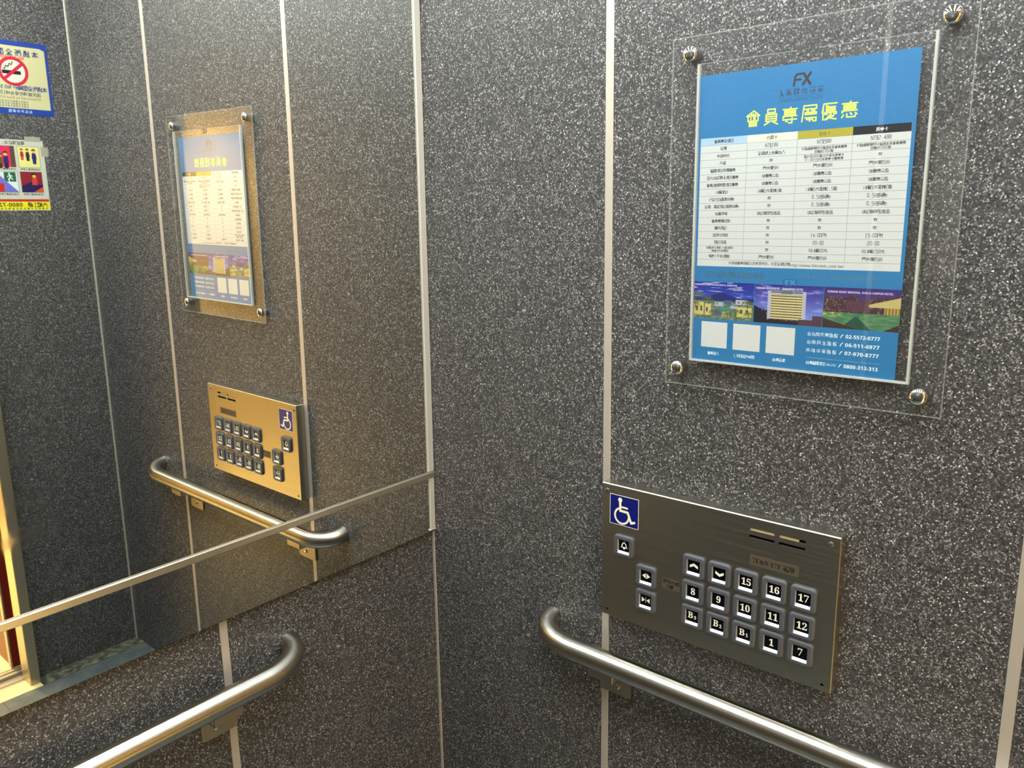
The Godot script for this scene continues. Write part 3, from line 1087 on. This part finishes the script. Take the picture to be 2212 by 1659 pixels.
func paint_photos(im: Image, S: float) -> void:
	var n := FastNoiseLite.new()
	n.seed = 4
	n.frequency = 1.0
	n.fractal_octaves = 3
	var y0 := 999.0 * S
	var h := 188.0 * S
	var beach := func(u: float, v: float) -> Color:   # resort and palms under an evening sky
		var c := Color(0.05, 0.10, 0.52).lerp(Color(0.20, 0.36, 0.74), v * 1.6)
		var cloud := noise_at(n, u * 3.0, v * 9.0)
		if v < 0.42 and cloud > 0.55:
			c = c.lerp(Color(0.75, 0.72, 0.80), clampf((cloud - 0.55) * 4.0, 0.0, 0.8))
		if v > 0.40 - 0.14 * maxf(0.0, 1.0 - absf(u - 0.48) * 4.0) and v < 0.52:
			c = Color(0.08, 0.12, 0.42)
		if v >= 0.5:
			c = Color(0.26, 0.34, 0.24).lerp(Color(0.40, 0.46, 0.30), noise_at(n, u * 14.0, v * 14.0))
			if noise_at(n, u * 9.0, v * 24.0) > 0.60:
				c = Color(0.50, 0.55, 0.60)
		return c
	photo(im, Rect2(0, y0, 326 * S, h), beach)
	for q in [[6, 104, 54, 66, 0], [66, 110, 34, 60, 0], [120, 100, 44, 22, 1], [170, 88, 40, 20, 2], [232, 84, 60, 26, 1], [150, 126, 60, 16, 3], [206, 116, 40, 14, 1], [240, 120, 78, 50, 0], [112, 140, 42, 28, 2], [160, 146, 40, 30, 4]]:
		im.fill_rect(Rect2i(int(q[0] * S), int(y0 + q[1] * S), int(q[2] * S), int(q[3] * S)), [Color(0.74, 0.70, 0.42), Color(0.62, 0.66, 0.72), Color(0.28, 0.34, 0.46), Color(0.20, 0.52, 0.50), Color(0.56, 0.58, 0.40)][q[4]])
	for q in [[16, 124, 12, 26], [40, 124, 10, 26], [72, 130, 10, 22], [256, 132, 14, 20], [286, 132, 14, 20], [130, 104, 6, 10], [246, 92, 6, 10], [270, 92, 6, 10]]:
		im.fill_rect(Rect2i(int(q[0] * S), int(y0 + q[1] * S), int(q[2] * S), int(q[3] * S)), Color(0.30, 0.28, 0.20))
	for q in [[30, 62, 34], [84, 84, 30], [10, 110, 26], [292, 96, 30], [232, 140, 24], [110, 150, 22], [300, 150, 24], [190, 156, 18]]:
		var o := Vector2(q[0] * S, y0 + q[1] * S)
		var r: float = q[2] * S
		line(im, [o, o + Vector2(r * 0.15, r * 0.9)], 3.0 * S, Color(0.24, 0.20, 0.12))
		for k in 9:
			var a := deg_to_rad(k * 40.0 + 8.0)
			line(im, [o, o + Vector2(cos(a), sin(a) * 0.7) * r * 0.6, o + Vector2(cos(a), sin(a) * 0.6 + 0.34) * r], 3.2 * S, Color(0.26, 0.36, 0.14) if k % 2 == 0 else Color(0.42, 0.46, 0.20))
	var tower := func(u: float, v: float) -> Color:   # white hotel tower with rows of balconies
		var c := Color(0.16, 0.13, 0.50).lerp(Color(0.42, 0.50, 0.80), clampf(v * 1.3, 0.0, 1.0))
		var cloud := noise_at(n, u * 3.0 + 9.0, v * 6.0)
		if cloud > 0.56:
			c = c.lerp(Color(0.62, 0.64, 0.86), clampf((cloud - 0.56) * 3.0, 0.0, 0.6))
		if u > 0.20 and u < 0.76 and v > 0.15:
			c = Color(0.66, 0.66, 0.72)
			if u > 0.25 and u < 0.71:
				var f := fposmod(v * 15.0, 1.0)
				c = Color(0.80, 0.76, 0.52) if f > 0.45 else Color(0.25, 0.24, 0.28)
				if v < 0.24:
					c = Color(0.28, 0.28, 0.36) if f > 0.5 else Color(0.7, 0.7, 0.74)
				elif fposmod(u * 40.0, 1.0) < 0.25 and f <= 0.45:
					c = Color(0.62, 0.58, 0.38)
		if u > 0.40 and u < 0.56 and v > 0.09 and v < 0.22:
			c = Color(0.36, 0.38, 0.46)
		if v > 0.86 + 0.06 * noise_at(n, u * 30.0, 2.0):
			c = Color(0.10, 0.09, 0.12)
		if u > 0.66 and v > 0.85 or u > 0.86 and v > 0.74:
			c = Color(0.30, 0.20, 0.24)
		if u < 0.20 and v > 0.55 + 0.35 * noise_at(n, u * 20.0, v * 8.0) * u * 4.0:
			c = Color(0.05, 0.07, 0.10)
		return c
	photo(im, Rect2(329 * S, y0, 334 * S, h), tower)
	var pool := func(u: float, v: float) -> Color:   # night pool under lit canopies
		var c := Color(0.20, 0.12, 0.42).lerp(Color(0.32, 0.24, 0.42), v * 2.0)
		var k := noise_at(n, floorf(u * 9.0) * 0.8, 3.0)
		if v > 0.34 - 0.24 * k and v < 0.62:
			c = Color(0.24, 0.15, 0.20)
			if noise_at(n, floorf(u * 60.0) * 0.9, floorf(v * 40.0) * 0.9) > 0.66:
				c = Color(0.52, 0.40, 0.30)
		if u > 0.30 and u < 0.62 and v > 0.30 and v < 0.56 and v > 0.20:
			c = Color(0.34, 0.20, 0.27) if fposmod(u * 30.0, 1.0) > 0.3 else Color(0.28, 0.16, 0.22)
		if u > 0.60 and v > 0.38 - (u - 0.60) * 0.5 and v < 0.44:
			c = Color(0.70, 0.66, 0.42)
		if u > 0.80 and v >= 0.44 and v < 0.62:
			c = Color(0.46, 0.36, 0.16) if fposmod(u * 24.0, 1.0) > 0.5 else Color(0.68, 0.60, 0.28)
		if v >= 0.60:
			c = Color(0.16, 0.36, 0.26).lerp(Color(0.42, 0.58, 0.40), noise_at(n, u * 5.0, v * 14.0))
			if v > 0.70 and absf(u - 0.44) < (v - 0.66) * 0.6:
				c = Color(0.10, 0.28, 0.22)
			if v > 0.76 + u * 0.5 or v > 1.72 - u * 0.9:
				c = Color(0.22, 0.14, 0.13)
			if u < 0.26 and v < 0.72 and noise_at(n, u * 10.0, v * 30.0) > 0.6:
				c = Color(0.80, 0.72, 0.36)
		return c
	photo(im, Rect2(666 * S, y0, 334 * S, h), pool)
	latin(im, "FURAMAXCLUSIVE OCEAN BEACH, SEMINYAK", Rect2(4 * S, 1008 * S, 232 * S, 11 * S), Color(0.86, 0.88, 0.95), "Droid Sans", 700)
	latin(im, "FURAMA RIVERFRONT - SINGAPORE HOTEL", Rect2(336 * S, 1012 * S, 232 * S, 11 * S), Color(0.86, 0.88, 0.95), "Droid Sans", 700)
	latin(im, "FURAMA BUKIT BINTANG, KUALA LUMPUR HOTEL", Rect2(680 * S, 1014 * S, 286 * S, 11 * S), Color(0.86, 0.88, 0.95), "Droid Sans", 700)


func no_smoking_print() -> Image:
	var im := picture(615, 620, Color(0.12, 0.24, 0.58))
	var cream := Color(0.76, 0.74, 0.57)
	shape(im, [Vector2(22, 58), Vector2(60, 42), Vector2(555, 42), Vector2(593, 58), Vector2(593, 566), Vector2(22, 566)], cream)
	var blue := Color(0.10, 0.14, 0.46)
	var red := Color(0.74, 0.12, 0.22)
	cjk(im, "本場所全面禁菸", Vector2(78, 74), 46, 70, 7, blue)
	latin(im, "NO SMOKING", Rect2(198, 126, 220, 26), red, "Droid Sans", 700)
	disc(im, Vector2(296, 256), 122, red)
	disc(im, Vector2(296, 256), 96, Color(0.80, 0.79, 0.74))
	im.fill_rect(Rect2i(236, 250, 150, 30), Color(0.05, 0.05, 0.06))
	var smoke := []
	for k in 14:
		smoke.append(Vector2(372 - k * 6.0, 236 - k * 4.0 + 10.0 * sin(k * 1.3)))
	line(im, smoke, 7, Color(0.05, 0.05, 0.06))
	line(im, [Vector2(222, 190), Vector2(372, 322)], 26, red)
	cjk(im, "本場所全面禁菸", Vector2(36, 372), 36, 40, 5, blue)
	latin(im, "NO SMOKING", Rect2(330, 376, 240, 30), blue, "Droid Sans", 700)
	cjk(im, "違反者得處新台幣10000元", Vector2(94, 424), 30, 36, 4, Color(0.24, 0.26, 0.36))
	latin(im, "Violators will be fined NT$10,000", Rect2(94, 466, 430, 26), Color(0.40, 0.30, 0.32))
	for k in 3:
		cjk(im, "本場所全面禁菸違反者處以消費", Vector2(206, 502 + k * 20), 14, 22, 2, Color(0.36, 0.36, 0.36))
	cjk(im, "台北市中華路", Vector2(180, 578), 24, 34, 3, Color(0.70, 0.80, 0.92))
	return im


func figure(im: Image, o: Vector2, s: float, coat: Color, legs: Color) -> void:   # a plain printed figure
	shape(im, [o + Vector2(-9, -6) * s, o + Vector2(9, -6) * s, o + Vector2(12, 24) * s, o + Vector2(-12, 24) * s], coat)
	shape(im, [o + Vector2(-9, 24) * s, o + Vector2(9, 24) * s, o + Vector2(8, 48) * s, o + Vector2(-8, 48) * s], legs)
	disc(im, o + Vector2(0, -14) * s, 8 * s, Color(0.84, 0.66, 0.30))
	line(im, [o + Vector2(-7, -20) * s, o + Vector2(0, -24) * s, o + Vector2(7, -20) * s], 6 * s, Color(0.12, 0.08, 0.08))


func safety_print() -> Image:
	var im := picture(620, 596, Color(0.74, 0.75, 0.70))
	var dark := Color(0.15, 0.15, 0.15)
	cjk(im, "電話預訂中，人員房區接待", Vector2(150, 14), 26, 32, 3, dark)
	for r in 2:
		for c in 3:
			var x := 42 + c * 196
			var y := 56 + r * 212
			im.fill_rect(Rect2i(x - 2, y - 2, 174, 176), dark)
			im.fill_rect(Rect2i(x, y, 170, 172), [[Color(0.86, 0.83, 0.52), Color(0.80, 0.16, 0.34), Color(0.62, 0.72, 0.84)], [Color(0.52, 0.12, 0.18), Color(0.80, 0.84, 0.86), Color(0.84, 0.62, 0.30)]][r][c])
			cjk(im, "住宿活動員工接待", Vector2(x + 6, y + 182), 15, 20, 2, dark)
	figure(im, Vector2(85, 118), 1.7, Color(0.14, 0.12, 0.42), Color(0.14, 0.12, 0.42))
	figure(im, Vector2(135, 108), 1.4, Color(0.22, 0.14, 0.20), Color(0.12, 0.10, 0.16))
	figure(im, Vector2(180, 106), 1.3, Color(0.66, 0.14, 0.24), Color(0.72, 0.30, 0.28))
	im.fill_rect(Rect2i(238, 56, 34, 172), Color(0.36, 0.24, 0.20))
	figure(im, Vector2(310, 150), 1.9, Color(0.14, 0.12, 0.40), Color(0.10, 0.09, 0.24))
	figure(im, Vector2(356, 160), 1.7, Color(0.30, 0.34, 0.12), Color(0.20, 0.12, 0.10))
	figure(im, Vector2(520, 130), 1.8, Color(0.70, 0.20, 0.20), Color(0.14, 0.14, 0.36))
	shape(im, [Vector2(42, 380), Vector2(130, 350), Vector2(212, 390), Vector2(212, 440), Vector2(42, 440)], Color(0.10, 0.08, 0.32))
	figure(im, Vector2(104, 330), 2.0, Color(0.76, 0.24, 0.20), Color(0.10, 0.08, 0.32))
	shape(im, [Vector2(42, 440), Vector2(42, 392), Vector2(120, 440)], Color(0.80, 0.30, 0.16))
	im.fill_rect(Rect2i(250, 272, 92, 80), Color(0.08, 0.36, 0.22))
	disc(im, Vector2(300, 286), 7, Color(0.9, 0.92, 0.9))
	line(im, [Vector2(298, 296), Vector2(292, 318), Vector2(308, 330), Vector2(304, 346)], 9, Color(0.9, 0.92, 0.9))
	line(im, [Vector2(292, 318), Vector2(276, 334)], 8, Color(0.9, 0.92, 0.9))
	line(im, [Vector2(276, 306), Vector2(296, 300), Vector2(316, 310)], 7, Color(0.9, 0.92, 0.9))
	shape(im, [Vector2(238, 440), Vector2(408, 268), Vector2(408, 440)], Color(0.40, 0.42, 0.76))
	im.fill_rect(Rect2i(350, 366, 58, 74), Color(0.72, 0.14, 0.14))
	figure(im, Vector2(520, 350), 1.6, Color(0.20, 0.36, 0.60), Color(0.14, 0.14, 0.2))
	im.fill_rect(Rect2i(6, 500, 608, 20), Color(0.74, 0.16, 0.10))
	im.fill_rect(Rect2i(6, 522, 608, 68), Color(0.88, 0.84, 0.10))
	cjk(im, "大廳1樓值", Vector2(24, 528), 38, 46, 5, dark)
	latin(im, "0800-722-00", Rect2(226, 530, 280, 34), dark, "Droid Sans", 700)
	cjk(im, "中華民生大樓住宿活動預訂免費", Vector2(24, 572), 15, 30, 2, dark)
	return im


const GLYPHS := {
	"口": "0009999000", "日": "0009999000 0494", "目": "0009999000 0393 0696", "田": "0009999000 0494 5059", "四": "0009999000 3039 6069", "人": "4009 4399", "亻": "5015 4349",
	"氵": "1142 0435 0946", "宀": "4042 04029294", "言": "4051 0292 2474 2676 口1789", "貝": "1016868010 1282 1484 3709 6799", "心": "1508 34388886 5365 8395", "木": "0393 5059 5408 5498",
	"禾": "7121 0393 5059 5408 5498", "糸": "5023 2353 7316 1676 5659 3718 7799", "土": "1383 4049 0999", "艹": "0292 3034 6064", "⺮": "2003 1242 6043 5292",
	"酉": "0090 3035 6065 0209999202 0696", "車": "1181 1216868212 1484 5059 0888", "馬": "1016 1080 1282 1484 1696 9699 4046 0709 2829 4849 6869",
	"隹": "3014 2329 6061 2393 2595 2797 2999 6369", "頁": "0090 5032 1217878212 1484 1686 3809 6899", "門": "0009 0040 0242 0444 4044 9099 5090 5292 5494 5054", "广": "4041 0191 0209",
	"攵": "3013 2292 7209 2499", "力": "0292 9289 4209", "斤": "8011 1109 1494 6469", "扌": "0272 4049 0674", "辶": "1021 0323 2326 2609 0999",
	"金": "5004 5094 2373 1585 5359 2738 7868 0999", "云": "2080 0393 4308 0888 6699", "雨": "1080 0402 0292 9294 5059 2535 7585 2737 7787",
	"憂": "0090 1114848411 1282 1383 0605 0595 9596 1626 4656 7686 4709 3777 7719 3899", "方": "4042 0292 3209 3474 7479", "月": "1019 1080 8089 1383 1686",
	"青": "0191 1383 0595 5005 月2599", "辛": "4051 0191 2232 7262 0494 1686 5459", "百": "0090 4022 1219898212 1585", "工": "0191 5058 0888",
	"臣": "0009 0090 0393 0696 0999 3033 6366 3639", "皿": "1018 1080 8088 3038 6068 0999", "耳": "0090 2028 7079 2272 2474 0797", "米": "0494 5059 2132 8172 5409 5499",
	"夫": "1282 0494 5009 5499", "見": "1016868010 1282 1484 3709 6668 6898 9896", "食": "5003 5093 日2276 2629 2949 4699", "巾": "0207 0292 9297 5059",
	"長": "2026 2080 2282 2474 0696 2609 5699", "會": "0350 5093 3262 1316868313 5356 3435 6465 2729797727 2878", "員": "口2072 貝0399",
	"專": "0191 1214848212 1383 5006 0595 7555 0797 6669 6949 2838", "屬": "1090 9092 1292 1009 3343 6383 2425959424 4445 7475 2797 9799 9979 5759 3878", "優": "亻0029 憂2099",
	"惠": "0191 1214848212 1383 5006 0595 心0599", "富": "宀0093 2373 口2475 田1699", "驛": "馬0049 睪5099", "睪": "0003939000 3033 6063 2575 5456 0696 2737 7767 1888 5659",
	"旅": "方0049 6053 5292 8464 6469 6989 6599 9376", "宿": "宀0093 亻0439 百4499", "家": "宀0093 1484 4406 3447 4708 4418 4459 5938 8456 5699",
	"享": "4051 0191 口2363 1575 7556 5659 0797 5938", "項": "工0239 頁4099", "白": "5031 0209999202 0595", "雲": "雨0094 云0599", "卡": "5059 5282 0494 5678", "鉑": "金0049 白5099",
	"黑": "1014848010 1282 5047 1585 0797 0809 2829 5859 8899", "尊": "2031 7061 0292 1315858313 3335 6365 1484 0696 6669 6949 2838", "定": "宀0093 1484 5458 5686 2508 2799 5899",
	"價": "亻0029 賈3099", "賈": "0090 0103939101 3003 6063 貝1499", "申": "1217878212 1484 5059", "請": "言0049 青5099", "辦": "辛0039 力3366 辛6099", "法": "氵0039 去3099",
	"去": "1181 5004 0494 4408 0888 7799", "官": "宀0093 2429 2474 7476 2676 2878 7879 2979", "網": "糸0049 5059 5090 9099 6171 6272 8172 6383 7475 6568 6888",
	"線": "糸0049 白5094 7459 5666 7599", "上": "4049 4484 0999", "免": "3014 2262 1316868313 5347 3709 6768 6999 9997", "費": "1080 8082 1282 1214 1494 3005 6005 貝1599",
	"加": "力0049 口5389", "入": "3050 5009 5299", "於": "方0049 7053 7093 6575 6787", "臨": "臣0049 6052 5292 口6384 口5669 口7699", "櫃": "木0039 4090 4049 4999 貝5298 5272",
	"購": "貝0039 4191 6063 8083 4393 4549 4595 9599 6369 4797", "買": "四0093 貝1399", "即": "白0045 0507 0949 6069 6090 9096 9676", "可": "0191 口1457 8189 8969",
	"當": "5002 2031 8062 0402 0292 9294 口3475 田1699", "場": "土0039 日5083 4494 5409 5696 9699 9979 7649", "受": "8010 1122 4142 7162 0504 0494 9495 1686 8609 2699",
	"並": "2031 7061 0292 3239 6269 1436 8476 0999", "贈": "貝0039 5061 8071 田4295 日5699", "送": "辶0099 4051 8071 4282 3494 6237 6497", "點": "黑0059 7074 7292 口6589",
	"升": "5011 0494 3109 7079", "級": "糸0049 4080 5049 8063 6383 8359 4499", "無": "2003 1191 0595 2125 4145 6165 8185 1708 3738 5758 7789", "累": "田1084 糸1599", "計": "言0049 5494 7079",
	"至": "0090 4023 2383 6274 5459 1686 0999", "為": "4009 1161 6163 3373 7375 2585 8589 8969 3738 4748 5758", "下": "0090 5059 5376", "一": "0595",
	"次": "1133 0847 6032 6292 9284 7408 7499", "住": "亻0029 6071 3292 4585 7279 3999", "酒": "氵0039 酉4099", "店": "广0099 5255 5383 口3689",
	"房": "1080 1292 9294 1494 1209 6565 2696 5649 7679", "市": "5051 0292 2428 2484 8487 5259", "折": "扌0039 斤4099", "亞": "0090 0999 3033 0333 0336 0636 3639 6063 6393 9396 6696 6669",
	"太": "0393 5009 5399 4859", "大": "0393 5009 5399", "地": "土0039 4448 4898 9896 6067 4493 9396", "區": "0009 0090 0999 口3253 口2547 口6586",
	"關": "門0099 2545 3547 5557 6575 4749 6769 3757", "係": "亻0029 9040 糸4199", "依": "亻0029 6071 3292 6239 5559 7468 6399 9475", "公": "3014 6094 4518 1878 6699",
	"告": "3012 2282 5005 0595 口1789", "連": "辶0099 車4098", "鎖": "金0049 7072 5061 9081 貝5299", "聯": "耳0039 6042 4263 6344 8062 6283 8364 5458 7478 4797", "盟": "日0044 月5094 皿0599",
	"消": "氵0039 7073 5162 9182 月5499", "元": "1181 0393 4309 6368 6898 9896", "積": "禾0039 4191 5282 4393 7004 貝5499", "代": "亻0029 3394 6099 8092", "訂": "言0049 5191 7179 7959",
	"數": "日0043 2007 0555 4509 1549 攵5099", "獎": "2005 0333 1005 4092 4365 9365 5354 大0599", "勵": "0009 0050 艹1142 田1355 1646 4649 力5199",
	"倍": "亻0029 6061 3191 5152 8172 3494 口4589", "電": "雨0094 日1588 5459 5999", "話": "言0049 9050 5292 7105 口5589", "預": "0040 4022 1233 0444 2429 2909 頁5099", "早": "日1085 0696 5559",
	"餐": "1003 1141 4104 5080 8064 6094 日2487 2699", "型": "0040 0343 1004 3035 6064 9095 土1599", "產": "4051 1191 3132 6162 1393 1309 3585 3787 2999 5559 4436",
	"品": "口2073 口0549 口5599", "活": "氵0039 9041 3393 6106 口4689", "動": "4001 1151 口0345 2147 0656 0949 力5199", "有": "0292 4006 月2399", "先": "2013 1282 5004 0494 3409 6468 6898 9896",
	"退": "辶0099 日4084 4447 5498 4757", "延": "0030 3014 1434 3409 1599 9050 7047 7494 5257 5797", "時": "日0138 4191 7004 4494 4696 8489 8969 5758", "保": "亻0029 口4082 木3399",
	"留": "3010 1004 4044 5080 8084 6064 田1599", "迷": "辶0099 木3097 4152 8172", "你": "亻0029 5034 5090 6279 7959 4637 8597", "吧": "口0237 4049 4080 8084 4484 6064 4999 9996",
	"廳": "广0099 耳1346 1747 2848 6292 7072 四5484 心5699", "準": "氵0034 隹3096 0797 5659", "備": "亻0029 3292 5053 8083 4409 4494 用4599", "用": "1019 1080 8089 1383 1686 5059",
	"中": "口1287 5059", "尚": "5003 2032 8062 0409 0494 9499 口3676", "未": "1282 0494 5059 5408 5598", "開": "門0099 2575 2777 4549 6569", "放": "方0049 攵5099",
	"飲": "食0049 6043 5292 9283 7208 7499", "不": "0090 5059 5206 6396", "含": "5003 5093 3262 2474 7456 口2678", "類": "米0044 大0549 頁5099", "詳": "言0049 5061 8071 5292 5494 7279 4696",
	"細": "糸0049 田5199", "規": "夫0049 見5099", "範": "⺮0093 車0349 5393 9396 5359 5999 9997", "以": "1118 1846 4162 8139 6699", "及": "1080 3009 8063 6383 8319 3399",
	"使": "亻0029 3191 口4385 6006 6039 4699", "閱": "門0099 口3567 3739 6767 6999", "推": "扌0039 隹3099", "薦": "艹0092 1383 1309 3535 2575 3337 2787 8789 3848 5758",
	"登": "3003 0141 5092 8074 2474 口2576 3738 6768 1999", "帳": "巾0238 長4099", "號": "口0042 0454 1428 2848 5091 5049 5292 7385 6669 8689", "台": "5014 1484 7295 口2689",
	"灣": "氵0029 糸3055 言4075 糸7095 3696 9698 3898", "北": "3039 0434 0838 6069 6999 9996 6495", "南": "0191 5003 0309 0393 9399 2575 2777 5559", "京": "4051 0191 口2364 5659 2608 7698",
	"東": "0191 1215858212 1383 5059 5508 5598", "路": "口0043 2327 2555 0509 0949 6043 6282 8248 6398 口5689", "館": "食0049 官4099", "民": "1080 8083 1383 1009 0937 1595 5599",
	"生": "2014 1383 1686 5059 0999", "高": "4051 0191 口2363 0509 0595 9599 口3667", "雄": "0242 3006 2518 1848 隹4099", "華": "艹0092 0494 0696 3337 6367 5259 1888",
	"總": "糸0049 口4184 6253 心4599", "司": "0181 8189 8969 0363 口1557", "接": "扌0039 6061 4191 5152 8172 3393 6349 8349 3696", "待": "2003 4225 2429 5191 7004 4494 4696 8489 5758",
	"樓": "木0039 日5083 6006 4494 6359 8549 3696", "客": "宀0093 4316 4374 7406 3599 口2799", "本": "0292 5059 5208 5298 3777", "所": "0040 0242 4244 0444 0209 斤5099",
	"全": "5004 5094 2575 2777 5559 0999", "面": "0090 4022 0209999202 3239 6269 3565 3767", "禁": "木0045 木5095 1686 0797 5879 2809 7899", "菸": "艹0092 方0349 7355 7395 6777",
	"違": "辶0099 4191 6063 口5375 4696 7759", "反": "1080 1009 3383 8319 3399", "者": "0292 4005 0595 8109 日3589", "得": "2003 2429 日5084 4595 4797 8589",
	"處": "5002 0392 0209 3525 7495 3799 5569", "新": "4051 0141 0444 3449 0646 斤5099", "幣": "2004 0444 攵5095 巾1599", "精": "米0049 青5099", "彩": "8010 1132 0555 3359 9062 9365 9668",
	"、": "2848", "，": "4647 4729", "※": "1188 8118 4151 4858 1415 8485", "×": "1188 8118", "(": "7052 5257 5779", ")": "2042 4247 4729", "0": "1018888010", "1": "2240 4049 2969",
	"2": "1080 8084 8414 1419 1989", "3": "1080 8089 8919 3484", "4": "6006 0696 6269", "5": "8010 1014 1484 8489 8919", "6": "7010 1019 1989 8984 8414", "7": "1080 8039",
	"8": "1018888010 1484", "9": "8414 1410 1080 8089 8919", ".": "4849", ",": "4748 4839", ":": "4243 4647", "N": "0900 0099 9990", "T": "0090 5059",
	"$": "9010 1014 1484 8489 8908 5059", "P": "0900 0090 9094 9404", "M": "0900 0055 5590 9099", "L": "0009 0999", "I": "5059", "E": "9000 0009 0999 0484",
	"@": "9979 9909 0900 0090 9097 9737 3733 3373 7377",
}
